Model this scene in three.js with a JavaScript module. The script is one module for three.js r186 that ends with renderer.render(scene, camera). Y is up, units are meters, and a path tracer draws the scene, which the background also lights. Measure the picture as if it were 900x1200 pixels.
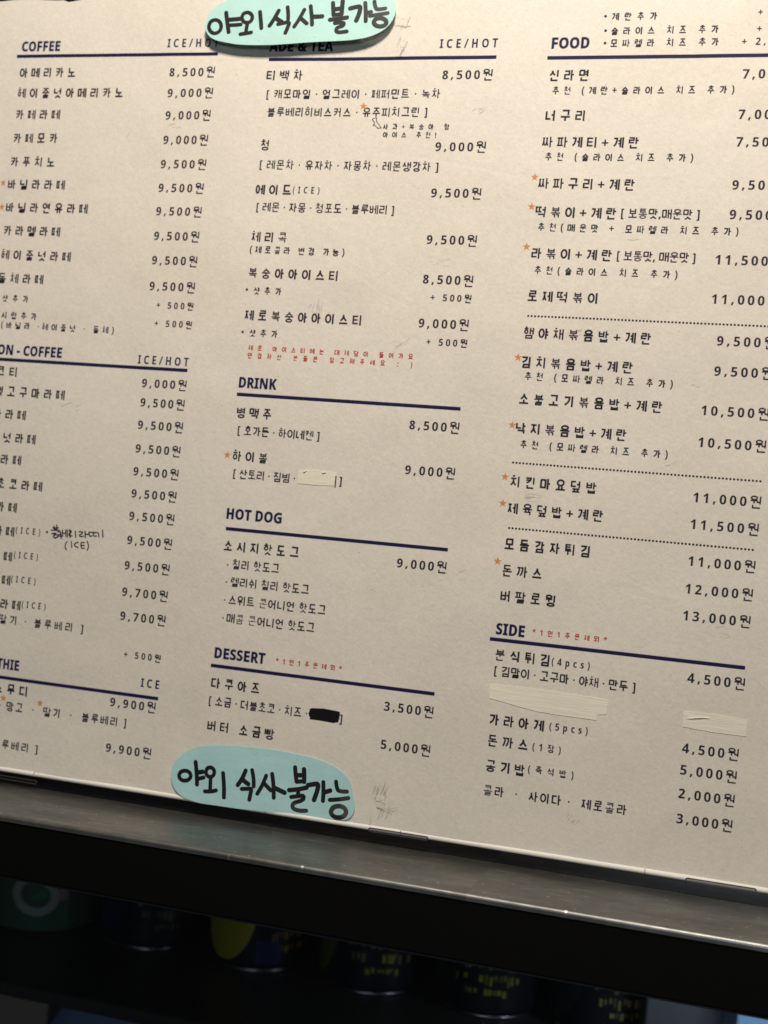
import * as THREE from 'three';
import { mergeGeometries } from 'three/addons/utils/BufferGeometryUtils.js';
import { RectAreaLightUniformsLib } from 'three/addons/lights/RectAreaLightUniformsLib.js';

// ---------------------------------------------------------------- camera, lamps, exposure
RectAreaLightUniformsLib.init();
const scene = new THREE.Scene();
scene.background = new THREE.Color(0.010, 0.010, 0.0105);
const camera = new THREE.PerspectiveCamera(43.603, 768 / 1024, 0.01, 30);
camera.position.set(0.12317, -0.00762, 0.43669);
camera.rotation.set(0.0167955, 0.2749059, 0.0933776, 'YXZ');
camera.focus = 0.435; camera.userData.fStop = 11;
const renderer = new THREE.WebGLRenderer({ antialias: true });
renderer.toneMapping = THREE.LinearToneMapping;
renderer.toneMappingExposure = 1;
renderer.shadowMap.enabled = true;

const LAMPS = [
  // name, label, position, target, width, height, colour, intensity, glow
  ['unseen_ceiling_lamp', 'unseen small warm square ceiling lamp, out of view above the menu', [0.06, 0.53, 0.38], [-0.01, 0.12, 0], 0.09, 0.09, [1, 0.9, 0.77], 182, 6],  // out of view, placed for the top-to-bottom falloff and the notice shadow
  ['unseen_room_lamp', 'unseen wide dim cool lamp panel behind the viewer, placed to light the shadows and the fridge interior', [0.35, 0.35, 2.2], [0, -0.15, 0], 0.9, 0.5, [0.8, 0.9, 1], 3.0, 1.0],  // out of view, lightens the shadows and the cans behind the glass
];
for (const [name, label, p, q, w, h, c, power, glow] of LAMPS) {
  const lamp = new THREE.Group(); lamp.name = name; lamp.userData = { label, category: 'lamp' };
  lamp.position.set(...p); lamp.lookAt(...q); scene.add(lamp);             // +z looks at the target
  const face = new THREE.Mesh(new THREE.PlaneGeometry(w, h), new THREE.MeshStandardMaterial({ color: 0x111111, emissive: new THREE.Color(...c), emissiveIntensity: glow }));
  face.name = 'diffuser'; lamp.add(face);
  const body = new THREE.Mesh(new THREE.BoxGeometry(w + 0.02, h + 0.02, 0.03), new THREE.MeshStandardMaterial({ color: 0x222222, roughness: 0.6 }));
  body.name = 'housing'; body.position.z = -0.018; lamp.add(body);
  const light = new THREE.RectAreaLight(new THREE.Color(...c), power, w, h);
  light.position.set(0, 0, 0.003); light.rotation.y = Math.PI; lamp.add(light);
}

// ---------------------------------------------------------------- helpers
const mm = 0.001;
function rng(seed) { let s = seed | 0; return () => { s = (s + 0x6d2b79f5) | 0; let t = Math.imul(s ^ (s >>> 15), 1 | s); t = (t + Math.imul(t ^ (t >>> 7), 61 | t)) ^ t; return ((t ^ (t >>> 14)) >>> 0) / 4294967296; }; }
const hash = (x, y, s) => { let h = Math.imul(x, 374761393) + Math.imul(y, 668265263) + Math.imul(s, 1274126177); h = Math.imul(h ^ (h >>> 13), 1274126177); return ((h ^ (h >>> 16)) >>> 0) / 4294967296; };
function noise(x, y, s) {
  const ix = Math.floor(x), iy = Math.floor(y); let u = x - ix, v = y - iy; u = u * u * (3 - 2 * u); v = v * v * (3 - 2 * v);
  const a = hash(ix, iy, s), b = hash(ix + 1, iy, s), c = hash(ix, iy + 1, s), d = hash(ix + 1, iy + 1, s);
  return a + (b - a) * u + (c - a) * v + (a - b - c + d) * u * v - 0.5;
}
const fbm = (x, y, s, n = 4) => { let v = 0, a = 1; for (let i = 0; i < n; i++, a *= 0.5) v += a * noise(x * 2 ** i, y * 2 ** i, s + i); return v; };
const pts = (s) => s.trim().split(' ').map((p) => p.split(',').map(Number));
const lin = (r, g, b) => new THREE.Color().setRGB(r, g, b);
const std = (o) => new THREE.MeshStandardMaterial(o), phys = (o) => new THREE.MeshPhysicalMaterial(o);
function canvas(w, h) { const c = document.createElement('canvas'); c.width = w; c.height = h; return c; }
function tex(c, srgb) { const t = new THREE.CanvasTexture(c); if (srgb) t.colorSpace = THREE.SRGBColorSpace; t.magFilter = THREE.LinearFilter; t.anisotropy = 8; return t; }
function grey(w, h, f) {                                                    // a data map, row 0 at the bottom
  const d = new Uint8Array(w * h * 4);
  for (let y = 0, i = 0; y < h; y++) for (let x = 0; x < w; x++, i += 4) { const v = Math.max(0, Math.min(255, f((x + 0.5) / w, (y + 0.5) / h) * 255)); d[i] = d[i + 1] = d[i + 2] = v; d[i + 3] = 255; }
  const t = new THREE.DataTexture(d, w, h); t.magFilter = THREE.LinearFilter; t.wrapS = t.wrapT = THREE.RepeatWrapping; t.needsUpdate = true; return t;
}
function add(name, geo, mat, parent) { const m = new THREE.Mesh(geo, mat); m.name = name; m.castShadow = m.receiveShadow = true; (parent || scene).add(m); return m; }
function thing(name, label, category, p = [0, 0, 0], group) { const g = new THREE.Group(); g.name = name; g.position.set(...p); g.userData = { label, category }; if (group) g.userData.group = group; scene.add(g); return g; }
const box = (x0, x1, y0, y1, z0, z1) => new THREE.BoxGeometry(x1 - x0, y1 - y0, z1 - z0).translate((x0 + x1) / 2, (y0 + y1) / 2, (z0 + z1) / 2);
function profile(list, x0, x1) {                                            // a closed outline in (z, y), drawn out along x, uv in metres
  const s = new THREE.Shape(list.map(([z, y]) => new THREE.Vector2(-z, y)));
  return new THREE.ExtrudeGeometry(s, { depth: x1 - x0, bevelEnabled: false }).rotateY(Math.PI / 2).translate(x0, 0, 0);
}
function arc(cz, cy, r, a0, a1, n) { const o = []; for (let i = 0; i <= n; i++) { const a = a0 + (a1 - a0) * i / n; o.push([cz + r * Math.cos(a), cy + r * Math.sin(a)]); } return o; }

// ---------------------------------------------------------------- Hangul drawn from strokes
const CHO = 'ㄱㄲㄴㄷㄸㄹㅁㅂㅃㅅㅆㅇㅈㅉㅊㅋㅌㅍㅎ', JUNG = 'ㅏㅐㅑㅒㅓㅔㅕㅖㅗㅘㅙㅚㅛㅜㅝㅞㅟㅠㅡㅢㅣ', JONG = ' ㄱㄲㄳㄴㄵㄶㄷㄹㄺㄻㄼㄽㄾㄿㅀㅁㅂㅄㅅㅆㅇㅈㅊㅋㅌㅍㅎ';
const DOUBLE = { 'ㄲ': 'ㄱ', 'ㄸ': 'ㄷ', 'ㅃ': 'ㅂ', 'ㅆ': 'ㅅ', 'ㅉ': 'ㅈ' };
function cons(j, x, y, w, h, slant, out, half) {
  if (DOUBLE[j]) { const q = j === 'ㅉ' || j === 'ㅆ' ? 0.43 : 0.41; cons(DOUBLE[j], x, y, w * q, h, slant, out, true); cons(DOUBLE[j], x + w * (1 - q), y, w * q, h, slant, out, true); return; }
  const L = (...p) => { const o = []; for (let i = 0; i < p.length; i += 2) o.push([x + p[i] * w, y + p[i + 1] * h]); out.push(o); };
  const C = (cx, cy, rx, ry) => { const o = []; for (let i = 0; i <= 20; i++) { const a = i / 20 * Math.PI * 2; o.push([x + (cx + rx * Math.cos(a)) * w, y + (cy + ry * Math.sin(a)) * h]); } out.push(o); };
  switch (j) {
    case 'ㄱ': slant ? L(0, 0.02, 0.95, 0.02, 0.9, 0.35, 0.66, 0.7, 0.12, 1) : L(0, 0.02, 0.97, 0.02, 0.94, 1); break;
    case 'ㅋ': slant ? L(0, 0.02, 0.95, 0.02, 0.9, 0.35, 0.66, 0.7, 0.12, 1) : L(0, 0.02, 0.97, 0.02, 0.94, 1); L(0.02, 0.44, 0.86, 0.40); break;
    case 'ㄴ': L(0.03, 0, 0.03, 0.97, 1, 0.97); break;
    case 'ㄷ': L(0.97, 0.03, 0.04, 0.03, 0.04, 0.97, 1, 0.97); break;
    case 'ㅌ': L(0.97, 0.03, 0.04, 0.03, 0.04, 0.97, 1, 0.97); L(0.04, 0.5, 0.92, 0.5); break;
    case 'ㄹ': L(0.03, 0.02, 0.95, 0.02, 0.95, 0.48, 0.05, 0.48, 0.05, 0.98, 1, 0.98); break;
    case 'ㅁ': L(0.04, 0.03, 0.96, 0.03, 0.96, 0.97, 0.04, 0.97, 0.04, 0.0); break;
    case 'ㅂ': L(0.05, 0, 0.05, 0.97, 0.95, 0.97, 0.95, 0); L(0.05, 0.5, 0.95, 0.5); break;
    case 'ㅅ': L(0.5, 0, 0.46, 0.35, 0.3, 0.7, 0, 1); L(0.5, 0.3, 0.68, 0.68, 1, 0.98); break;
    case 'ㅈ': half ? L(0.1, 0.03, 0.92, 0.03) : L(-0.02, 0.03, 1.02, 0.03); L(0.5, 0.05, 0.48, 0.4, 0.34, 0.72, 0.02, 1); L(0.5, 0.4, 0.66, 0.74, 0.98, 1); break;
    case 'ㅊ': L(0.26, -0.04, 0.74, -0.04); L(-0.02, 0.24, 1.02, 0.24); L(0.5, 0.28, 0.48, 0.54, 0.34, 0.78, 0.02, 1); L(0.5, 0.52, 0.66, 0.79, 0.98, 1); break;
    case 'ㅇ': C(0.5, 0.5, 0.5, 0.5); break;
    case 'ㅍ': L(-0.03, 0.03, 1.03, 0.03); L(-0.05, 0.97, 1.05, 0.97); L(0.27, 0.03, 0.27, 0.97); L(0.73, 0.03, 0.73, 0.97); break;
    case 'ㅎ': L(0.26, -0.06, 0.74, -0.06); L(0.0, 0.2, 1.0, 0.2); C(0.5, 0.71, 0.4, 0.28); break;
  }
}
const cache = new Map();
function syllable(ch) {                                                     // strokes in a unit square, y down
  if (cache.has(ch)) return cache.get(ch);
  const n = ch.charCodeAt(0) - 0xac00, c = CHO[Math.floor(n / 588)], v = JUNG[Math.floor((n % 588) / 28)], f = JONG[n % 28], F = f !== ' ', o = [];
  const L = (...p) => { const q = []; for (let i = 0; i < p.length; i += 2) q.push([p[i], p[i + 1]]); o.push(q); };
  const bottom = F ? 0.63 : 1, wide = 'ㅍㅌㄷㄹㅂㅁ'.includes(c) ? 0.0 : 0.02;
  if ('ㅏㅑㅓㅕㅣㅐㅒㅔㅖ'.includes(v)) {
    const two = 'ㅐㅒㅔㅖ'.includes(v), left = 'ㅓㅕㅔㅖ'.includes(v);
    const fat = 'ㅍㄲㄸㅃㅆㅉ'.includes(c) ? 1 : 0;
    const cw = (two ? (left ? 0.36 : 0.42) : left ? 0.48 : v === 'ㅣ' ? 0.56 : 0.5) + fat * (two ? 0.03 : 0.1), cy = F ? 0.05 : 0.1, chh = F ? 0.46 : 0.74;
    { const tick = 'ㅊㅎ'.includes(c) ? 0.1 : 0; cons(c, (two || fat ? (fat && !two ? -0.03 : 0) : 0.03) + wide * (1 - fat), cy - tick * (F ? 0.5 : 1), cw - wide - 0, chh + tick * 0.8, true, o); }
    const t1 = F ? 0.2 : 0.34, t2 = F ? 0.42 : 0.6, tm = F ? 0.3 : 0.45, s = two ? 0.96 : left || v === 'ㅣ' ? 0.86 + fat * 0.04 : 0.76 + fat * 0.04;
    L(s, 0, s, bottom);
    if (two) {
      const q = left ? 0.72 : 0.66; L(q, 0.03, q, bottom - (F ? 0.02 : 0.06));
      const a = left ? 0.5 : q, b = left ? q : s;
      if (v === 'ㅐ' || v === 'ㅔ') L(a, tm, b, tm); else { L(a, t1, b, t1); L(a, t2, b, t2); }
    } else if (v !== 'ㅣ') {
      const a = left ? 0.6 + fat * 0.02 : s, b = left ? s : 1.0 + fat * 0.03;
      if (v === 'ㅏ' || v === 'ㅓ') L(a, tm, b, tm); else { L(a, t1, b, t1); L(a, t2, b, t2); }
    }
    if (F) cons(f, 0.2, 0.72, 0.68, 0.27, false, o);
  } else if ('ㅗㅛㅜㅠㅡ'.includes(v)) {
    const up = 'ㅗㅛ'.includes(v), bar = F ? (up ? 0.57 : 0.47) : up ? 0.9 : v === 'ㅡ' ? 0.86 : 0.62, ch2 = F ? (up ? 0.34 : 0.33) : up ? 0.5 : v === 'ㅡ' ? 0.6 : 0.44;
    cons(c, 0.17, 0.02, 0.66, F && up && c === 'ㄱ' ? 0.29 : F && up && c === 'ㅋ' ? 0.38 : ch2, false, o);
    L(0.02, bar, 0.98, bar);
    const e = up ? ch2 + 0.08 : F ? bar + 0.2 : 1;
    if (v === 'ㅗ' || v === 'ㅜ') L(0.5, bar, 0.5, e); else if (v !== 'ㅡ') { L(0.34, bar, 0.34, e); L(0.66, bar, 0.66, e); }
    if (F) cons(f, 0.17, v === 'ㅡ' ? 0.66 : 0.72, 0.66, v === 'ㅡ' ? 0.32 : 0.27, false, o);
  } else {
    const up = 'ㅘㅙㅚ'.includes(v), k = F ? 0.62 : 1;
    cons(c, 0.06, 0.03 * k, 0.54, (v === 'ㅢ' ? 0.52 : 0.44) * k, false, o);
    const bar = (up ? 0.82 : v === 'ㅢ' ? 0.8 : 0.6) * k;
    L(0.0, bar, 0.66, bar);
    if (up) L(0.32, 0.54 * k, 0.32, bar); else if (v !== 'ㅢ') L(0.32, bar, 0.32, 0.98 * k);
    const two = v === 'ㅙ' || v === 'ㅞ', s = v === 'ㅘ' ? 0.8 : 0.88;
    L(s, 0, s, F ? 0.66 : 1);
    if (v === 'ㅘ') L(s, 0.45 * k, 1, 0.45 * k);
    if (v === 'ㅝ') L(0.56, 0.78 * k + 0.02, s, 0.78 * k + 0.02);
    if (two) L(0.74, 0.02, 0.74, 0.95 * k);
    if (F) cons(f, 0.2, 0.74, 0.7, 0.25, false, o);
  }
  cache.set(ch, o); return o;
}
// style: syllable height mm, stroke share, ink, latin cap height share, latin weight, latin squeeze
const INK = '#231f28', NAVY = '#181842', RED = '#a8402c';
const STYLE = {
  m: [4.3, 0.142, INK, 0.8, 'bold', 1], M: [3.85, 0.13, INK, 0.8, 'bold', 1], p: [4.4, 0.112, INK, 0.72, 'bold', 0.96], q: [3.2, 0.135, INK, 0.74, 'bold', 0.95], s: [3.75, 0.125, INK, 0.8, 'bold', 0.9], n: [3.0, 0.14, INK, 0.84, 'bold', 0.9], t: [2.35, 0.145, INK, 0.8, 'bold', 0.9],
  i: [3.0, 0.12, INK, 0.78, 'bold', 0.78], j: [2.9, 0.12, INK, 0.8, 'bold', 0.85], r: [2.2, 0.15, RED, 0.85, 'bold', 0.9], H: [3.85, 0.12, NAVY, 0.98, 'bold', 0], L: [3.15, 0.12, '#25254a', 0.98, 'bold', 0.86],
};
const isHangul = (c) => c >= '가' && c <= '힣';
function drawText(g, k, X, Y, line) {                                       // k pixels per mm, X/Y: mm to pixels
  const [st, a, b, yc, ...rest] = line.split('|'), str = rest.join('|'), [h, share, ink, cap, weight] = STYLE[st];
  let squeeze = STYLE[st][5];
  const x0 = +a, x1 = +b, y = +yc, fontPx = h * cap / 0.714 * k;
  g.font = `${weight} ${fontPx.toFixed(2)}px sans-serif`;
  if (!squeeze) squeeze = (x1 - x0) / (g.measureText(str).width / k);
  const chars = [...str], ws = chars.map((c) => isHangul(c) ? h * 0.9 : c === ' ' && st !== 'H' ? h * 0.3 : c === '·' ? h * 0.2 : c === '•' ? h * 0.35 : g.measureText(c).width / k * squeeze);
  const track = chars.length > 1 ? (x1 - x0 - ws.reduce((p, q) => p + q, 0)) / (chars.length - 1) : 0;
  g.fillStyle = g.strokeStyle = ink; g.lineCap = 'butt'; g.lineJoin = 'miter'; g.miterLimit = 3;
  let x = x0;
  chars.forEach((c, i) => {
    const w = ws[i];
    if (isHangul(c)) {
      const vow = JUNG[Math.floor(((c.charCodeAt(0) - 0xac00) % 588) / 28)], fin = (c.charCodeAt(0) - 0xac00) % 28 > 0;
      const dense = 1 - (fin && vow === 'ㅗ' && c >= '코' && c <= '쾌' ? 0.15 : 0) - (fin && 'ㅗㅛㅜㅠ'.includes(vow) ? 0.15 : 0) - 0.03 * Math.max(0, syllable(c).length - 3) - ('ㅍㅌㅋㅊㅎㄲㄸㅃㅉㄹㅂ'.includes(CHO[Math.floor((c.charCodeAt(0) - 0xac00) / 588)]) ? 0.1 : 0);
      g.lineWidth = h * share * Math.max(0.58, dense) * k;
      const e = h * share / 2, W = w - 2 * e, H = h - 2 * e;
      for (const s of syllable(c)) {
        g.beginPath();
        s.forEach(([u, v], n) => g[n ? 'lineTo' : 'moveTo'](X(x + e + u * W), Y(y + h / 2 - e - v * H)));
        g.stroke();
      }
    } else if (c === '·' || c === '•') {
      g.beginPath(); g.arc(X(x + w / 2), Y(y), h * (c === '•' ? 0.15 : 0.075) * k, 0, 7); g.fill();
    } else if (c !== ' ') {
      g.save(); g.translate(X(x), Y(y - h * cap * 0.5 + (c === ',' ? 0.05 * h : 0))); g.scale(squeeze, 1); g.fillText(c, 0, 0); if (st !== 'i') { g.lineWidth = h * (st === 'H' ? 0.05 : 0.006) * k; g.strokeText(c, 0, 0); } g.restore();
    }
    x += w + track;
  });
}
function pen(g, strokes, X, Y, width) {                                     // a marker line: smooth, round ended, slightly uneven
  g.lineCap = g.lineJoin = 'round';
  strokes.forEach((s, n) => {
    g.lineWidth = width * (0.92 + 0.2 * hash(n, 3, 7));
    g.beginPath(); g.moveTo(X(s[0][0]), Y(s[0][1]));
    for (let i = 1; i < s.length - 1; i++) g.quadraticCurveTo(X(s[i][0]), Y(s[i][1]), X((s[i][0] + s[i + 1][0]) / 2), Y((s[i][1] + s[i + 1][1]) / 2));
    g.lineTo(X(s[s.length - 1][0]), Y(s[s.length - 1][1])); g.stroke();
  });
}
const strokesOf = (s) => s.split('|').map(pts);

const TEXT = `H|-163.9|-146.7|168.75|COFFEE
L|-101.5|-80.5|169.17|ICE/HOT
m|-163.8|-138.9|158.30|아메리카노
p|-99.6|-80.6|157.98|8,500원
m|-163.8|-117.8|150.32|헤이줄넛아메리카노
p|-99.6|-80.5|150.05|9,000원
m|-163.9|-144.0|141.89|카페라떼
p|-99.6|-80.6|141.63|9,000원
m|-163.9|-144.1|132.57|카페모카
p|-99.5|-80.7|132.25|9,000원
m|-164.1|-144.2|123.29|카푸치노
p|-99.6|-80.5|123.04|9,500원
m|-164.2|-138.9|114.47|바닐라라떼
p|-99.5|-80.5|114.06|9,500원
m|-164.1|-128.1|105.40|바닐라연유라떼
p|-99.5|-80.3|105.12|9,500원
m|-164.1|-139.0|96.27|카라멜라떼
p|-99.4|-80.3|95.77|9,500원
m|-164.0|-133.3|86.75|헤이줄넛라떼
p|-99.3|-80.2|86.52|9,500원
m|-164.3|-144.1|77.56|돌체라떼
p|-99.3|-80.2|76.76|9,500원
n|-161.5|-149.8|69.69|샷추가
n|-164.5|-163.4|69.59|•
q|-95.6|-80.2|69.76|+ 500원
n|-161.2|-145.5|63.11|시럽추가
q|-95.7|-80.1|62.78|+ 500원
n|-160.8|-112.1|59.34|(바닐라 ·헤이줄넛 · 돌체)
H|-164.9|-132.8|49.76|NON - COFFEE
L|-101.1|-80.1|49.05|ICE/HOT
m|-166.3|-151.3|41.23|밀크티
p|-98.5|-79.7|40.14|9,000원
m|-166.2|-129.9|33.54|자색고구마라떼
p|-98.3|-79.7|32.86|9,500원
m|-165.9|-145.8|24.73|녹차라떼
p|-98.4|-79.5|24.43|9,500원
m|-171.0|-140.5|15.76|헤이줄넛라떼
p|-98.4|-79.6|15.45|9,500원
m|-166.2|-145.8|7.26|딸기라떼
p|-98.4|-79.5|6.90|9,500원
m|-155.7|-135.7|-2.06|초코라떼
p|-98.3|-79.5|-1.43|9,500원
m|-166.1|-145.7|-11.01|토피라떼
p|-98.3|-79.4|-9.84|9,500원
m|-165.4|-145.8|-20.28|딸기라떼
p|-98.2|-79.4|-19.01|9,500원
m|-165.8|-145.8|-29.93|망고라떼
p|-98.3|-79.4|-28.47|9,500원
m|-165.6|-145.6|-39.02|녹차라떼
p|-98.3|-79.2|-38.37|9,700원
m|-165.3|-140.2|-48.16|바나나라떼
p|-98.2|-79.2|-47.43|9,700원
i|-145.5|-134.8|-19.40|(ICE)
i|-145.3|-134.8|-28.93|(ICE)
i|-145.5|-134.8|-38.31|(ICE)
i|-139.9|-129.4|-47.42|(ICE)
s|-151.4|-112.7|-53.98|[딸기 · 블루베리 ]
q|-95.2|-79.8|-61.57|+ 500원
H|-161.2|-138.2|-70.94|SMOOTHIE
L|-87.2|-79.4|-71.09|ICE
m|-148.4|-133.6|-80.42|스무디
p|-99.0|-79.9|-79.80|9,900원
s|-145.5|-91.3|-86.88|· 망고  ·  딸기  ·  블루베리 ]
s|-146.8|-126.8|-101.47|블루베리 ]
p|-98.9|-79.9|-96.82|9,900원
H|-60.0|-35.4|167.45|ADE & TEA
L|4.5|25.6|167.45|ICE/HOT
m|-60.3|-45.9|156.48|티백차
p|6.5|25.1|156.22|8,500원
s|-59.6|6.6|149.51|[ 캐모마일 · 얼그레이 · 페퍼민트 · 녹차
s|-58.6|2.6|142.87|블루베리히비스커스 · 유주피치그린 ]
t|-13.7|11.0|137.60|사과+복숭아 향
t|-13.4|6.5|134.67|아이스 추천!
m|-60.0|-56.1|130.56|청
p|6.4|25.1|130.58|9,000원
s|-59.6|8.5|123.34|[ 레몬차 · 유자차 · 자몽차 · 레몬생강차 ]
m|-60.1|-45.9|113.99|에이드
i|-45.6|-35.2|114.05|(ICE)
p|6.4|25.0|114.02|9,500원
s|-59.3|-6.3|107.63|[ 레몬 · 자몽 · 청포도 · 블루베리 ]
m|-60.0|-45.8|96.46|체리콕
p|6.4|25.0|97.36|9,500원
n|-60.1|-23.4|91.75|(제로콜라 변경 가능)
m|-59.9|-24.8|83.17|복숭아아이스티
p|6.4|25.0|83.18|8,500원
n|-60.3|-59.3|76.95|•
n|-57.2|-46.1|76.63|샷추가
q|9.8|24.9|76.89|+ 500원
m|-59.8|-14.5|67.58|제로복숭아아이스티
p|6.3|24.9|67.59|9,000원
n|-60.4|-59.3|61.28|•
n|-57.3|-46.1|61.04|샷추가
q|9.8|24.9|61.17|+ 500원
r|-57.1|5.6|55.58|제로 아이스티에는 대체당이 들어가요
r|-57.1|5.6|52.73|민감하신 분들은 참고해주세요 : )
H|-59.7|-44.7|42.77|DRINK
m|-59.3|-45.3|31.61|병맥주
p|6.4|24.9|31.48|8,500원
s|-58.3|-26.2|25.08|[ 호가든 · 하이네켄 ]
m|-59.4|-45.3|15.65|하이볼
p|6.4|24.9|15.44|9,000원
s|-58.4|-34.1|9.17|[ 산토리 · 짐빔 ·
s|-19.8|-16.2|9.64|| ]
H|-59.6|-37.5|-5.56|HOT DOG
m|-59.4|-29.8|-17.37|소시지핫도그
p|6.6|25.0|-17.45|9,000원
s|-57.3|-56.6|-24.34|·
s|-55.3|-36.7|-23.90|칠리 핫도그
s|-57.2|-56.5|-30.60|·
s|-55.2|-24.7|-30.29|렐리쉬 칠리 핫도그
s|-57.2|-56.5|-37.19|·
s|-55.5|-17.7|-36.92|스위트 콘어니언 핫도그
s|-57.2|-56.5|-43.77|·
s|-55.5|-21.3|-43.62|매콤 콘어니언 핫도그
H|-59.2|-39.0|-56.64|DESSERT
r|-35.0|-9.7|-56.87|*1인1주문제외*
m|-59.3|-39.8|-67.75|다쿠아즈
p|6.9|25.2|-67.97|3,500원
s|-59.6|-21.1|-74.20|[ 소금 · 더블초코 · 치즈 ·
s|-8.9|-7.9|-74.43|]
m|-59.2|-32.7|-83.30|버터 소금빵
p|6.9|25.3|-81.43|5,000원
n|61.8|62.7|176.17|•
n|64.4|79.9|175.97|계란추가
q|112.7|127.9|176.35|+   500원
n|62.3|63.1|171.13|•
n|64.6|100.6|170.99|슬라이스 치즈 추가
q|112.8|127.9|170.91|+   500원
n|62.5|63.4|166.83|•
n|64.7|101.0|166.69|모짜렐라 치즈 추가
q|108.3|127.9|166.59|+ 2,000원
H|44.3|57.9|167.14|FOOD
m|44.6|58.8|155.81|신라면
p|109.5|127.9|155.61|7,000원
n|46.2|107.5|150.43|추천 (계란+슬라이스 치즈 추가)
m|44.6|58.8|141.72|너구리
p|109.3|127.9|142.04|7,000원
m|44.4|77.7|132.51|짜파게티+계란
p|109.4|127.9|132.90|7,500원
n|45.8|96.1|127.35|추천 (슬라이스 치즈 추가)
m|44.4|77.6|118.02|짜파구리+계란
p|109.3|127.9|118.41|9,500원
m|44.4|72.3|108.07|떡볶이+계란
s|73.5|100.0|108.26|[ 보통맛,매운맛 ]
p|109.3|127.9|108.53|9,500원
n|45.5|112.9|102.80|추천(매운맛 + 모짜렐라 치즈 추가)
m|44.1|72.1|93.65|라볶이+계란
s|73.4|99.9|93.74|[ 보통맛, 매운맛 ]
p|106.0|127.9|93.33|11,500원
n|45.7|94.4|87.81|추천(슬라이스 치즈 추가)
m|44.1|68.8|78.76|로제떡볶이
p|105.9|127.9|80.18|11,000원
m|44.0|87.7|65.94|햄야채볶음밥+계란
p|108.9|127.9|66.34|9,500원
m|44.0|82.5|55.83|김치볶음밥+계란
p|108.9|127.9|56.28|9,500원
n|45.7|96.1|50.99|추천 (모짜렐라 치즈 추가)
m|44.4|93.4|43.13|소불고기볶음밥+계란
p|105.8|127.9|42.90|10,500원
m|44.2|82.4|32.95|낙지볶음밥+계란
p|105.7|127.9|32.35|10,500원
n|46.3|96.5|27.40|추천 (모짜렐라 치즈 추가)
m|44.0|74.0|14.36|치킨마요덮밥
p|105.7|127.9|13.96|11,000원
m|44.0|77.1|5.11|제육덮밥+계란
p|105.6|127.9|4.99|11,500원
m|44.0|73.9|-7.25|모듬감자튀김
p|105.9|127.9|-7.23|11,000원
m|44.1|58.3|-16.37|돈까스
p|105.8|127.9|-16.46|12,000원
m|44.3|63.7|-25.10|버팔로윙
p|105.8|127.9|-25.29|13,000원
H|43.9|54.2|-36.45|SIDE
r|56.5|82.0|-36.36|*1인1주문제외*
m|44.3|63.7|-45.43|분식튀김
j|64.0|77.1|-45.53|(4pcs)
p|109.2|127.9|-45.64|4,500원
s|44.5|92.9|-50.94|[ 김말이 · 고구마 · 야채 · 만두 ]
m|44.3|63.6|-67.68|가라아게
j|65.2|78.4|-67.38|(5pcs)
p|109.5|127.9|-68.78|4,500원
m|44.5|58.9|-74.86|돈까스
j|60.1|70.0|-74.96|(1장)
p|109.4|127.9|-76.06|5,000원
m|44.6|58.5|-83.51|공기밥
j|59.3|75.0|-82.78|(즉석밥)
p|109.5|127.9|-83.76|2,000원
M|44.6|93.5|-91.87|콜라  ·  사이다 ·  제로콜라
p|109.6|127.9|-92.01|3,000원`;
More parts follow.
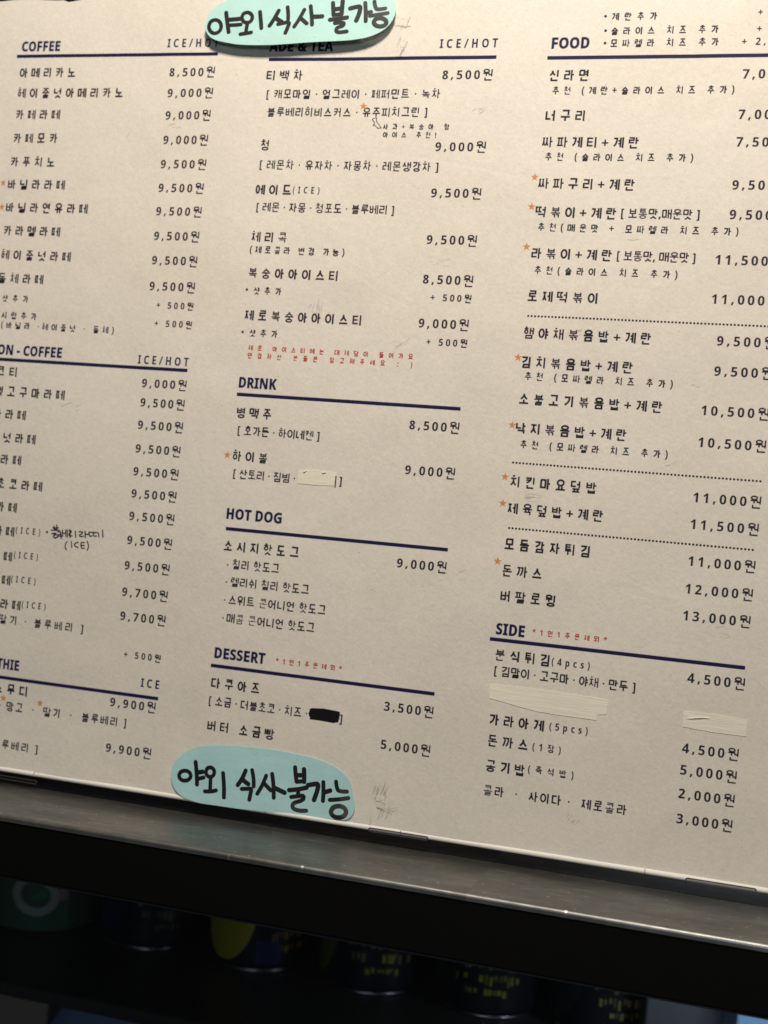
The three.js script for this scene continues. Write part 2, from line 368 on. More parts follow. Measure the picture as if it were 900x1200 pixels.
const STARS = pts('-166.2,114.9 -165.8,105.4 -143.9,-84.1 -128.0,-84.0 -21.7,145.1 43.0,120.1 42.9,109.8 42.4,95.8 43.0,57.3 43.1,33.8 42.3,15.8 42.3,6.6 42.4,-13.5 -61.2,15.7'), RULES = pts('-165.6,-80.5,164.83 -59.8,25.5,162.42 43.6,125.3,161.92 -175.6,-80.3,45.85 -169.4,-79.6,-76.25 -59.7,24.3,38.23 -59.0,24.5,-11.18 -59.9,24.6,-61.51 42.2,127.1,-40.31'), DOTS = pts('44.9,128.8,71.84 44.3,126.9,20.88 45.0,127.4,-1.71'), SCRIBBLE = strokesOf('-132.25,-18.80 -132.34,-19.07 -132.12,-19.27 -131.82,-19.18 -131.76,-18.90 -132.01,-18.73 -132.30,-18.85|-129.32,-16.52 -129.07,-17.70|-128.16,-15.98 -127.92,-17.60|-129.74,-17.21 -127.32,-17.00|-129.07,-17.70 -127.87,-17.48|-130.37,-18.14 -128.42,-18.08 -126.73,-17.93|-129.51,-19.26 -128.01,-19.02 -128.23,-19.80 -129.29,-20.12 -129.09,-20.86 -127.40,-20.71|-129.98,-19.42 -126.43,-19.53 -128.39,-21.13|-127.45,-18.53 -125.95,-18.40 -126.08,-19.39 -127.16,-19.60 -126.96,-20.23 -125.53,-19.99|-126.13,-18.96 -125.80,-20.89|-125.54,-17.71 -125.23,-19.97|-124.21,-17.59 -123.95,-19.96|-125.29,-18.88 -124.08,-18.78|-123.63,-17.38 -123.20,-20.22|-122.87,-17.69 -121.67,-17.58 -121.81,-18.46 -122.75,-18.76 -122.52,-19.72 -121.22,-19.49|-122.43,-17.27 -122.04,-20.22|-120.09,-17.60 -119.72,-19.90|-118.45,-17.73 -116.97,-17.48 -117.11,-18.42 -118.27,-18.79 -118.07,-19.53 -116.53,-19.29|-116.01,-17.40 -115.65,-19.64|-115.78,-18.46 -114.59,-18.35|-114.32,-17.46 -114.27,-19.08 -112.85,-18.84|-114.30,-17.62 -112.76,-17.43|-112.54,-17.30 -112.48,-18.92 -111.07,-18.68|-112.40,-17.51 -110.97,-17.38|-110.38,-17.33 -109.97,-18.91|-108.71,-16.20 -108.32,-18.76|-123.26,-21.85 -124.18,-23.40 -123.16,-24.99|-121.34,-21.68 -120.97,-23.92|-118.55,-21.80 -119.84,-22.08 -119.96,-23.28 -118.34,-23.68|-117.23,-21.68 -117.23,-23.90 -115.56,-23.74|-117.23,-21.73 -115.80,-21.60|-117.23,-22.81 -115.80,-22.68|-114.78,-20.97 -113.66,-22.48 -114.41,-24.39'), BLOB = pts('-20.31,-72.91 -19.74,-72.07 -15.26,-71.65 -9.46,-71.98 -8.88,-72.97 -9.26,-75.60 -10.95,-76.28 -16.12,-76.04 -20.06,-75.32 -20.66,-74.18');

// ---------------------------------------------------------------- the display fridge
const PANEL_FOOT = -0.1165, LEDGE_FRONT = 0.0425, FASCIA_FOOT = -0.1378;
const fridge = thing('display_fridge', 'black glass-front display fridge with a steel top ledge under the menu', 'fridge');
const rough = grey(1024, 256, (u, v) => {
  const x = u * 600, y = v * 60;
  return 0.42 + 0.12 * fbm(x / 45, y / 14, 11) + 0.04 * fbm(x / 9, y / 1.4, 14, 3) + 0.05 * noise(x / 2, y / 0.8, 15);
});
const steelCanvas = canvas(2048, 256), sg = steelCanvas.getContext('2d');
{ const im = sg.createImageData(2048, 256), r = rng(5);
  for (let y = 0, i = 0; y < 256; y++) for (let x = 0; x < 2048; x++, i += 4) {
    const X = x / 2048 * 600, Y = y / 256 * 60, v = 116 + 22 * fbm(X / 30, Y / 9, 21) + 8 * noise(X / 10, Y / 0.6, 24) + 12 * noise(X / 2.2, Y / 1.1, 25);
    im.data[i] = v; im.data[i + 1] = v; im.data[i + 2] = v * 0.98; im.data[i + 3] = 255;
  }
  sg.putImageData(im, 0, 0);
  for (let n = 0; n < 260; n++) {                                            // scratches
    const x = r() * 2048, y = r() * 256, l = 8 + 70 * r() * r(), a = (r() - 0.5) * (n % 3 ? 0.9 : 2.4);
    sg.strokeStyle = n % 4 ? `rgba(225,222,214,${0.25 + 0.4 * r()})` : `rgba(50,46,42,${0.2 + 0.2 * r()})`; sg.lineWidth = 0.7 + 0.9 * r();
    sg.beginPath(); sg.moveTo(x, y); sg.quadraticCurveTo(x + l / 2, y + a * l * 0.4, x + l, y + a * l * 0.8); sg.stroke();
  }
  for (let n = 0; n < 420; n++) { sg.fillStyle = `rgba(236,232,222,${0.3 + 0.6 * r()})`; sg.beginPath(); sg.arc(r() * 2048, r() * 256, 0.6 + 1.1 * r(), 0, 7); sg.fill(); }
}
const steelMap = tex(steelCanvas, true); steelMap.wrapS = steelMap.wrapT = THREE.RepeatWrapping;
const steel = std({ map: steelMap, roughnessMap: rough, roughness: 1, metalness: 0.85, bumpMap: grey(1024, 256, (u, v) => 0.5 + 0.3 * fbm(u * 60, v * 8, 31) + 0.2 * noise(u * 150, v * 120, 33)), bumpScale: 0.00007 });
const ledge = profile([[-0.30, PANEL_FOOT - 0.0022], [-0.30, PANEL_FOOT], ...arc(LEDGE_FRONT - 0.0013, PANEL_FOOT - 0.0013, 0.0013, Math.PI / 2, -0.15, 7), [LEDGE_FRONT, PANEL_FOOT - 0.0022]], -0.55, 0.55);
{ const p = ledge.attributes.position, uv = ledge.attributes.uv; for (let i = 0; i < p.count; i++) uv.setXY(i, (p.getX(i) + 0.55) / 0.6, (p.getZ(i) + 0.3) / 0.06); }
add('top_ledge', ledge, steel, fridge);
const blackPaint = phys({ color: lin(0.0022, 0.0021, 0.002), roughness: 0.7, specularIntensity: 0.22 }), gasketMat = std({ color: lin(0.03, 0.03, 0.032), roughness: 0.4 });
add('fascia', profile([[0.030, FASCIA_FOOT], [0.030, PANEL_FOOT - 0.0023], [LEDGE_FRONT - 0.0004, PANEL_FOOT - 0.0023], ...arc(LEDGE_FRONT - 0.0012, FASCIA_FOOT + 0.0008, 0.0008, 0, -Math.PI / 2, 4)], -0.55, 0.55), blackPaint, fridge);
add('gasket', box(-0.55, 0.55, FASCIA_FOOT - 0.0012, FASCIA_FOOT - 0.0001, 0.0315, 0.0395), gasketMat, fridge);
add('backing_panel', box(-0.5, 0.45, PANEL_FOOT + 0.0001, 0.26, -0.012, -0.0012), phys({ color: lin(0.006, 0.006, 0.008), roughness: 0.05, ior: 1.52 }), fridge);
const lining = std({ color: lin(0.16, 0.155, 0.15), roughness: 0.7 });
add('interior_back', box(-0.55, 0.55, -0.62, PANEL_FOOT - 0.003, -0.36, -0.35), lining, fridge);
add('interior_side', box(-0.56, -0.55, -0.62, PANEL_FOOT - 0.003, -0.36, 0.030), lining, fridge);
add('interior_side', box(0.55, 0.56, -0.62, PANEL_FOOT - 0.003, -0.36, 0.030), lining, fridge);
add('interior_floor', box(-0.55, 0.55, -0.62, -0.61, -0.35, 0.030), lining, fridge);
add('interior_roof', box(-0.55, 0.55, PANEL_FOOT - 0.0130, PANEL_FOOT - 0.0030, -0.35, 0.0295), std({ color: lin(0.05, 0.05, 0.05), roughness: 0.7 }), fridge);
add('door_glass', box(-0.55, 0.55, -0.60, FASCIA_FOOT - 0.0013, 0.033, 0.037), phys({ color: lin(0.79, 0.80, 0.82), transmission: 1, thickness: 0, roughness: 0.03, ior: 1.5 }), fridge);
const SHELF = -0.229, LOWER = -0.366;
add('shelf', profile([[-0.345, SHELF - 0.006], [-0.345, SHELF], ...arc(-0.0935, SHELF - 0.002, 0.002, Math.PI / 2, 0, 4), [-0.0915, SHELF - 0.006]], -0.549, 0.549), std({ color: lin(0.06, 0.056, 0.05), roughness: 0.45 }), fridge);

add('shelf', box(-0.549, 0.549, LOWER - 0.006, LOWER, -0.345, -0.07), std({ color: lin(0.06, 0.056, 0.05), roughness: 0.45 }), fridge);

// ---------------------------------------------------------------- the menu sheet
const SX0 = -0.229, SX1 = 0.190, SY0 = -0.1101, SY1 = 0.1868, SPLIT = -0.0705;
const bulge = (x, y) => 0.0007 * fbm(x * 14, y * 14, 41, 3) + 0.00028 * fbm(x * 60, y * 60, 47, 2);
const topWave = (x) => 0.0005 * Math.sin(x * 190 + 1.3) + 0.0004 * Math.sin(x * 83) + 0.0006 * fbm(x * 40, 2.2, 43, 2) + (x < -0.146 ? 0.0006 : -0.0004) + 0.004 * (x + 0.12);
function sheetPart(x0, x1, nx, ny) {
  const g = new THREE.PlaneGeometry(1, 1, nx, ny), p = g.attributes.position, uv = g.attributes.uv;
  for (let i = 0; i < p.count; i++) {
    const u = uv.getX(i), v = uv.getY(i), x = x0 + (x1 - x0) * u, w = Math.max(0, (v - 0.9) / 0.1), y = SY0 + (SY1 - SY0) * v + topWave(x) * w * w;
    p.setXYZ(i, x, y, bulge(x, y) + 0.0009);
    uv.setXY(i, u, (y - SY0) / (SY1 + 0.002 - SY0));
  }
  g.computeVertexNormals(); return g;
}
function sheetMaps(x0, x1, w, h, seed) {
  const y1 = SY1 + 0.002, k = h / ((y1 - SY0) * 1000), X = (x) => (x - x0 * 1000) * (w / ((x1 - x0) * 1000)), Y = (y) => (y1 * 1000 - y) * k;
  const kx = w / ((x1 - x0) * 1000), c = canvas(w, h), g = c.getContext('2d'), im = g.createImageData(w, h), D = im.data;
  for (let y = 0, i = 0; y < h; y++) {
    const my = y1 * 1000 - y / k;
    for (let x = 0; x < w; x++, i += 4) {
      const mx = x0 * 1000 + x / kx, n = 4.5 * fbm(mx / 26, my / 26, 51, 3) + 5 * fbm(mx / 1.4, my / 1.4, 57, 3) + 10 * (hash(x >> 1, y >> 1, seed) - 0.5), warm = 2.5 * noise(mx / 40, my / 40, 59);
      D[i] = 222 + n; D[i + 1] = 215 + n - warm * 0.4; D[i + 2] = 204 + n - warm; D[i + 3] = 255;
    }
  }
  g.putImageData(im, 0, 0);
  // print
  g.fillStyle = NAVY; for (const [a, b, y] of RULES) g.fillRect(X(a), Y(y + 0.62), (b - a) * kx, 1.24 * k);
  g.fillStyle = INK; for (const [a, b, y] of DOTS) for (let x = a + 0.3; x < b; x += 1.19) { g.beginPath(); g.arc(X(x), Y(y), 0.36 * k, 0, 7); g.fill(); }
  for (const line of TEXT.split('\n')) drawText(g, k, X, Y, line);
  g.fillStyle = '#c98a5c';
  for (const [x, y] of STARS) { g.beginPath(); for (let i = 0; i < 10; i++) { const r = (i % 2 ? 0.62 : 1.55) * k, a = -Math.PI / 2 + i * Math.PI / 5; g[i ? 'lineTo' : 'moveTo'](X(x) + r * Math.cos(a), Y(y) + r * Math.sin(a)); } g.fill(); }
  // the little printed pointing hand beside the tea list
  g.strokeStyle = INK; g.lineWidth = 0.24 * k; g.lineJoin = 'round';
  g.beginPath(); [[-17.6, 140.6], [-16.2, 140.9], [-16.3, 139.7], [-14.2, 137.2], [-15.4, 137.0], [-17.0, 138.4], [-17.3, 137.9], [-16.9, 139.2], [-17.9, 140.2], [-17.6, 140.6]].forEach(([x, y], i) => g[i ? 'lineTo' : 'moveTo'](X(x), Y(y))); g.stroke();
  // handwriting and the blacked-out word
  g.strokeStyle = '#26242b'; pen(g, SCRIBBLE, X, Y, 0.45 * k);
  g.fillStyle = '#121013'; g.beginPath(); BLOB.forEach(([x, y], i) => g[i ? 'lineTo' : 'moveTo'](X(x), Y(y))); g.fill();
  g.strokeStyle = '#121013'; g.lineWidth = 0.7 * k; for (let i = 0; i < 4; i++) { g.beginPath(); g.moveTo(X(-20 + 0.3 * (i % 2)), Y(-72.6 - i * 1.05)); g.lineTo(X(-9.3 - 0.3 * (i % 2)), Y(-72.4 - i * 1.05)); g.stroke(); }
  // dirt: specks, rubbed pencil-grey marks
  const r = rng(seed + 9);
  for (let i = 0; i < 420; i++) { const a = 0.08 + 0.4 * r() * r(); g.fillStyle = `rgba(92,76,62,${a})`; g.beginPath(); g.ellipse(r() * w, r() * h, (0.08 + 0.25 * r()) * k, (0.06 + 0.14 * r()) * k, r() * 3, 0, 7); g.fill(); }
  for (const [mx, my, len, ang, n] of [[77, 100, 5, 0.2, 5], [60, 66, 6, 0.25, 10], [50, 9.5, 7, 0.1, 14], [8, -99, 6, 1.25, 26], [10, -103, 10, 0.1, 10], [64, 152, 3.5, 0.8, 2], [103, 51, 3, 0.3, 3], [-32, 70, 8, 1.4, 9], [20, 143, 5, 0.6, 6], [-96, 137, 5, 0.4, 4], [-118, 132, 9, 0.7, 3], [75, -98, 5, 1.2, 7], [30, -20, 6, 0.2, 3], [118, -30, 7, 0.3, 5], [-60, -98, 7, 0.4, 4], [10, 88, 9, 0.15, 5], [97, 24, 5, 0.4, 4], [-128, 30, 9, 0.3, 4], [0, 60, 8, 0.5, 5]]) {
    for (let i = 0; i < n; i++) {
      const cx = mx + (r() - 0.5) * len * 0.8, cy = my + (r() - 0.5) * len * 0.5, a = ang + (r() - 0.5) * 0.6, l = len * (0.15 + 0.4 * r());
      g.strokeStyle = `rgba(84,78,74,${0.12 + 0.24 * r()})`; g.lineWidth = (0.08 + 0.26 * r()) * k; g.beginPath(); g.moveTo(X(cx), Y(cy)); g.lineTo(X(cx + l * Math.cos(a)), Y(cy + l * Math.sin(a))); g.stroke();
    }
  }
  const folds = [[-30, 130, 60, 118], [-118, 92, -100, 104], [55, 118, 100, 123], [-40, 95, 10, 70], [20, 124, 34, 118], [30, -52, 44, -68], [-112, -4, -86, -18], [60, 170, 52, 120], [-20, 25, 20, 10], [-60, 20, -66, -70], [80, -15, 120, -24], [-15, 120, -11, 60], [-100, 130, -118, 110]];
  const b = grey(w >> 1, h >> 1, (u, v) => {
    const mx = (x0 + (x1 - x0) * u) * 1000, my = (SY0 + (y1 - SY0) * v) * 1000;
    let z = 0.5 + 0.14 * fbm(mx / 0.9, my / 0.9, 61, 3) + 0.12 * fbm(mx / 5, my / 5, 66, 3);
    for (const [ax, ay, bx, by] of folds) {
      const dx = bx - ax, dy = by - ay, l2 = dx * dx + dy * dy, t = ((mx - ax) * dx + (my - ay) * dy) / l2;
      if (t < 0 || t > 1) continue;
      const d = ((mx - ax) * dy - (my - ay) * dx) / Math.sqrt(l2) + 1.6 * noise(t * 7, ax, 71);
      if (Math.abs(d) < 1.2) z += 0.13 * Math.sin(Math.PI * t) * (1 - Math.abs(d) / 1.2) * (ax % 3 > 0 ? 1 : -1);
    }
    return z;
  });
  return phys({ map: tex(c, true), bumpMap: b, bumpScale: 0.00022, roughness: 0.6, specularIntensity: 0.35 });
}
const menu = thing('menu_sheet', 'large laminated cream menu sheet printed in three columns, stuck to the black panel', 'menu');
add('paper', sheetPart(SX0, SPLIT, 70, 130), sheetMaps(SX0, SPLIT, 1100, 2048, 101), menu);
add('paper', sheetPart(SPLIT, SX1, 110, 130), sheetMaps(SPLIT, SX1, 1800, 2048, 102), menu);
const plastic = phys({ color: lin(0.86, 0.84, 0.78), roughness: 0.16, clearcoat: 1, clearcoatRoughness: 0.12 });
const lipRuns = [[-0.2285, -0.1275, 0.0002], [-0.1272, -0.0335, 0], [-0.0331, 0.0170, 0.0001], [0.0172, 0.1010, 0], [0.1012, 0.1895, 0.0001]];
for (const [a, b, dz] of lipRuns) {
  const cy = SY0 - 0.0007, n = 10;
  add('laminate_edge', profile([[-0.0009, cy - 0.0010], [-0.0009, cy + 0.0009], ...arc(0.0004 + dz, cy - 0.0001, 0.0009, Math.PI / 2, -Math.PI / 2, n)], a, b), plastic, menu);
}
const tabs = pts('5.5,-111.3 27.2,-111.4 114.2,-111.4 136.8,-111.1 -142.4,-114.0 -125.5,-113.4');
const clearFilm = phys({ color: lin(0.93, 0.92, 0.88), transmission: 1, thickness: 0, roughness: 0.18, ior: 1.45 });
const rimMat = std({ color: lin(0.05, 0.045, 0.045), roughness: 0.35 });
for (let i = 0; i < 6; i += 2) {                                             // dark outlines of clear tape tabs, their shadow line put into the colour
  const [ax, ay] = tabs[i], [bx, by] = tabs[i + 1], x0 = ax * mm, x1 = bx * mm, y = (ay + by) / 2 * mm;
  const s = new THREE.Shape(); const r = 0.00075, L = x1 - x0;
  s.absarc(r, 0, r, Math.PI / 2, Math.PI * 1.5); s.absarc(L - r, 0, r, -Math.PI / 2, Math.PI / 2);
  const hole = new THREE.Path(); const q = 0.00042; hole.absarc(r, 0, q, Math.PI / 2, Math.PI * 1.5); hole.absarc(L - r, 0, q, -Math.PI / 2, Math.PI / 2); s.holes.push(hole);
  const t = add('tape_tab_outline', new THREE.ExtrudeGeometry(s, { depth: 0.0003, bevelEnabled: false, curveSegments: 8 }).translate(x0, y, 0.0014), rimMat, menu);
}

// ---------------------------------------------------------------- notices, tapes
function flatShape(outline, zf, th, rings) {                                 // a paper cut-out that follows zf(x, y): front, back and rim; uv 0..1 over its box
  const P = outline.map(([x, y]) => [x * mm, y * mm]), n = P.length, c = P.reduce((s, p) => [s[0] + p[0] / n, s[1] + p[1] / n], [0, 0]);
  let lo = [1, 1], hi = [-1, -1]; for (const p of P) for (const k of [0, 1]) { lo[k] = Math.min(lo[k], p[k]); hi[k] = Math.max(hi[k], p[k]); }
  const pos = [], uv = [], idx = [], put = (x, y, d) => { pos.push(x, y, zf(x, y) - d); uv.push((x - lo[0]) / (hi[0] - lo[0]), (y - lo[1]) / (hi[1] - lo[1])); return pos.length / 3 - 1; };
  const area = P.reduce((s, p, i) => { const q = P[(i + 1) % n]; return s + p[0] * q[1] - q[0] * p[1]; }, 0);
  if (area < 0) P.reverse();
  for (const side of [0, 1]) {
    const start = pos.length / 3; put(c[0], c[1], side * th);
    for (let r = 1; r <= rings; r++) for (const p of P) put(c[0] + (p[0] - c[0]) * r / rings, c[1] + (p[1] - c[1]) * r / rings, side * th);
    const at = (r, i) => r === 0 ? start : start + 1 + (r - 1) * n + (i % n);
    const tri = (a, b, d) => side ? idx.push(a, d, b) : idx.push(a, b, d);
    for (let r = 0; r < rings; r++) for (let i = 0; i < n; i++) { if (r) { tri(at(r, i), at(r + 1, i), at(r + 1, i + 1)); tri(at(r, i), at(r + 1, i + 1), at(r, i + 1)); } else tri(start, at(1, i), at(1, i + 1)); }
  }
  const s0 = pos.length / 3; for (const p of P) { put(p[0], p[1], 0); put(p[0], p[1], th); }
  for (let i = 0; i < n; i++) { const a = s0 + 2 * i, b = s0 + 2 * ((i + 1) % n); idx.push(a, a + 1, b, b, a + 1, b + 1); }
  const g = new THREE.BufferGeometry(); g.setAttribute('position', new THREE.Float32BufferAttribute(pos, 3)); g.setAttribute('uv', new THREE.Float32BufferAttribute(uv, 2)); g.setIndex(idx); g.computeVertexNormals();
  return { g, lo, hi };
}
function smooth(P, n) {                                                      // a closed Catmull-Rom outline
  const c = new THREE.CatmullRomCurve3(P.map(([x, y]) => new THREE.Vector3(x, y, 0)), true, 'centripetal');
  return c.getSpacedPoints(n).slice(0, n).map((p) => [p.x, p.y]);
}
function notice(name, label, outline, writing, zf, tone, seed) {
  const { g, lo, hi } = flatShape(smooth(outline, 120), zf, 0.00022, 14);
  const k = 14, w = Math.round((hi[0] - lo[0]) * 1000 * k), h = Math.round((hi[1] - lo[1]) * 1000 * k), X = (x) => (x - lo[0] * 1000) * k, Y = (y) => (hi[1] * 1000 - y) * k;
  const c = canvas(w, h), q = c.getContext('2d'), im = q.createImageData(w, h);
  for (let y = 0, i = 0; y < h; y++) for (let x = 0; x < w; x++, i += 4) { const n = 4 * fbm(x / 60, y / 60, seed, 3) + 6 * (hash(x >> 2, y >> 2, seed) - 0.5); for (let e = 0; e < 3; e++) im.data[i + e] = tone[e] + n; im.data[i + 3] = 255; }
  q.putImageData(im, 0, 0);
  const r = rng(seed);
  for (let i = 0; i < 26; i++) { q.fillStyle = `rgba(96,150,158,${0.1 + 0.25 * r()})`; q.beginPath(); q.ellipse(r() * w, r() * h, 2 + 6 * r() * r(), 2 + 5 * r() * r(), r() * 3, 0, 7); q.fill(); }
  q.strokeStyle = '#0d0b0e'; pen(q, writing, X, Y, 1.55 * k);
  const t = thing(name, label, 'notice', [0, 0, 0]);
  add('card', g, std({ map: tex(c, true), roughness: 0.55, bumpMap: grey(256, 128, (u, v) => 0.5 + 0.4 * fbm(u * 9, v * 4, seed + 3, 4)), bumpScale: 0.00025 }), t);
  return t;
}
const OUT1 = pts('-85.48,174.58 -85.27,176.43 -84.50,178.54 -83.20,180.36 -81.38,181.99 -79.04,183.23 -76.20,184.36 -71.90,185.54 -66.63,186.51 -59.91,187.25 -52.27,187.78 -44.68,188.12 -37.12,188.10 -29.58,187.54 -23.92,186.67 -18.24,185.27 -14.59,183.58 -12.74,181.49 -12.34,179.26 -12.52,177.31 -13.06,175.37 -14.33,173.35 -16.01,171.78 -18.79,170.14 -22.18,168.95 -25.82,168.29 -29.51,167.90 -36.97,167.56 -44.49,167.22 -52.07,166.70 -58.77,166.43 -65.56,166.52 -71.45,166.88 -76.46,167.78 -80.51,168.76 -82.82,170.00 -84.51,171.97'), OUT2 = pts('-71.30,-103.14 -71.15,-100.85 -70.46,-98.94 -68.84,-96.45 -66.49,-94.32 -63.72,-92.58 -60.91,-91.30 -57.57,-90.49 -54.21,-89.94 -46.56,-89.09 -40.82,-88.85 -34.17,-88.58 -27.53,-88.74 -21.86,-89.11 -17.16,-89.44 -13.38,-90.14 -9.57,-91.20 -6.66,-92.71 -4.51,-93.98 -3.18,-95.45 -2.17,-97.31 -1.60,-99.41 -0.81,-101.90 -0.19,-104.42 -0.52,-106.65 -1.46,-108.27 -2.74,-109.24 -4.25,-109.64 -8.64,-109.95 -16.01,-110.27 -23.45,-110.59 -30.96,-110.92 -37.59,-111.11 -44.27,-111.38 -51.02,-111.49 -57.82,-111.59 -60.78,-111.39 -62.78,-110.97 -64.99,-110.57 -66.85,-109.75 -68.77,-108.40 -70.15,-106.60 -70.92,-104.90');
const lift1 = (x, y) => { const t = (x + 0.052) / 0.075, d = (0.178 - y) / 0.02; return 0.0038 + 0.0012 * d - 0.0014 * Math.max(0, t) - 0.0012 * t * t; };
notice('handwritten_notice', 'turquoise oval notice with black marker writing over the menu\'s top edge, lower edge lifted', OUT1, strokesOf('-82.98,176.05 -83.72,174.93 -83.75,173.50 -83.04,172.17 -81.82,171.33 -80.42,171.22 -79.27,171.87 -78.68,173.09 -78.83,174.53 -79.67,175.78 -80.97,176.47 -82.35,176.40 -83.40,175.60|-77.42,179.04 -76.43,175.15 -75.48,171.63|-76.35,176.34 -73.90,176.39 -71.47,176.62|-75.84,174.22 -73.19,174.26 -70.95,174.40|-70.21,178.68 -70.84,177.84 -70.88,176.77 -70.30,175.76 -69.29,175.12 -68.13,175.03 -67.15,175.52 -66.65,176.44 -66.76,177.52 -67.46,178.47 -68.53,178.99 -69.68,178.95 -70.57,178.34|-68.38,175.00 -68.59,171.33|-70.67,170.72 -68.45,170.96 -66.44,171.30|-63.92,179.03 -63.21,175.81 -62.62,172.88|-56.61,179.33 -57.85,176.44 -59.51,173.73|-57.70,176.80 -56.35,175.86 -55.03,175.11|-53.28,180.62 -52.76,178.34 -52.52,175.97|-56.19,174.22 -53.83,174.72 -51.76,175.04 -52.31,172.88 -52.97,170.89|-46.68,179.57 -48.06,176.24 -49.85,173.19|-47.79,176.42 -46.44,175.31 -45.21,174.38|-44.43,180.88 -43.60,177.24 -43.07,173.89|-43.37,176.87 -41.47,176.84 -39.60,176.98|-36.04,181.95 -35.73,179.78 -35.31,177.43|-32.45,182.58 -32.40,180.15 -32.34,177.73|-35.53,179.59 -32.55,179.80|-35.31,177.43 -32.34,177.73|-36.45,175.65 -33.48,175.95 -30.16,176.43|-33.46,175.77 -33.35,174.69|-34.45,174.36 -30.94,174.83 -31.15,173.22 -33.72,172.72 -33.53,170.74 -29.65,171.22|-29.28,179.82 -27.47,180.31 -25.45,180.63 -25.66,177.95 -26.51,175.28|-23.91,181.84 -23.31,178.61 -22.96,175.03|-23.07,178.07 -21.44,178.39|-20.53,182.30 -19.97,179.43 -18.13,179.39 -16.23,179.71|-21.58,176.97 -18.40,177.44 -15.14,177.99|-19.10,175.90 -19.84,175.23 -19.92,174.38 -19.31,173.58 -18.20,173.07 -16.91,172.99 -15.81,173.37 -15.22,174.10 -15.30,174.96 -16.04,175.71 -17.22,176.13 -18.50,176.10 -19.51,175.63'), lift1, [178, 220, 215], 201);
const lift2 = (x, y) => 0.00155 + bulge(x, y) + 0.0004 * Math.sin(x * 90) ;
notice('handwritten_notice_001', 'turquoise oval notice with black marker writing lying flat at the menu\'s bottom edge', OUT2, strokesOf('-67.21,-101.30 -67.94,-102.20 -68.00,-103.23 -67.37,-104.07 -66.24,-104.49 -64.93,-104.37 -63.82,-103.74 -63.24,-102.78 -63.34,-101.78 -64.11,-101.01 -65.31,-100.71 -66.61,-100.96 -67.62,-101.68|-61.87,-97.12 -61.00,-100.79 -60.46,-105.04|-60.90,-100.77 -58.81,-100.21|-60.47,-103.06 -58.11,-102.18|-56.89,-98.57 -57.39,-99.40 -57.40,-100.36 -56.93,-101.18 -56.11,-101.62 -55.18,-101.55 -54.40,-100.99 -54.01,-100.11 -54.11,-99.15 -54.67,-98.41 -55.54,-98.08 -56.46,-98.27 -57.17,-98.92|-55.33,-101.79 -55.04,-106.42|-57.12,-107.08 -54.90,-106.85 -52.74,-106.09|-50.61,-99.50 -49.79,-103.69 -49.43,-108.12|-42.05,-97.41 -42.92,-100.21 -44.56,-102.94|-43.08,-100.50 -41.83,-101.48 -40.62,-102.02|-39.62,-96.89 -38.78,-99.44 -38.46,-102.60|-42.90,-104.13 -40.82,-103.83 -39.14,-103.41 -39.49,-105.60 -39.67,-107.59|-34.15,-98.17 -35.13,-101.59 -36.88,-105.04|-34.83,-100.84 -33.38,-102.05 -31.94,-103.09|-31.97,-97.24 -31.02,-101.00 -30.56,-105.55|-30.73,-102.03 -28.77,-102.63 -26.73,-103.22|-23.64,-93.77 -23.20,-96.36 -22.58,-98.74|-20.25,-94.00 -19.93,-96.25 -19.81,-98.34|-22.99,-96.50 -20.04,-96.09|-22.58,-98.74 -19.83,-98.17|-25.06,-102.09 -21.93,-101.47 -18.69,-100.30|-21.73,-101.61 -21.56,-103.35|-24.07,-104.42 -21.34,-103.67 -19.33,-103.20 -19.52,-104.99 -23.31,-106.43 -23.30,-108.37 -20.82,-108.88 -18.05,-108.47|-18.22,-99.35 -16.24,-98.71 -14.24,-98.25 -14.68,-101.30 -15.50,-104.23|-12.64,-97.50 -12.21,-100.94 -12.17,-104.09|-12.10,-101.10 -9.80,-100.07|-7.93,-96.65 -7.46,-99.56 -5.50,-99.80 -3.60,-99.52|-9.66,-103.37 -6.13,-102.68 -2.84,-101.68|-7.85,-105.61 -8.74,-106.62 -8.82,-107.76 -8.08,-108.68 -6.74,-109.12 -5.18,-108.95 -3.85,-108.23 -3.14,-107.16 -3.25,-106.05 -4.15,-105.23 -5.58,-104.92 -7.13,-105.22 -8.35,-106.04'), lift2, [176, 218, 220], 205);

// correction tape over deleted lines
const tapeRelief = grey(512, 128, (u, v) => 0.5 + 0.4 * noise(u * 3, v * 9, 81) + 0.3 * noise(u * 6, v * 26, 83) + 0.12 * noise(u * 60, v * 40, 84));
const tapeColour = canvas(512, 128), tg = tapeColour.getContext('2d');
{ const im = tg.createImageData(512, 128); for (let y = 0, i = 0; y < 128; y++) for (let x = 0; x < 512; x++, i += 4) { const n = 9 * noise(x / 150, y / 9, 91) + 6 * noise(x / 20, y / 5, 92); im.data[i] = 234 + n; im.data[i + 1] = 228 + n; im.data[i + 2] = 211 + n; im.data[i + 3] = 255; } tg.putImageData(im, 0, 0); }
const tapeMat = std({ map: tex(tapeColour, true), bumpMap: tapeRelief, bumpScale: 0.00007, roughness: 0.5 });
const tapeLabels = ['longest cream correction tape strip, covering a line in the side dish list', 'cream correction tape strip with a torn ridge, covering a price in the side dish column', 'small cream correction tape strip between brackets in the drink list'];
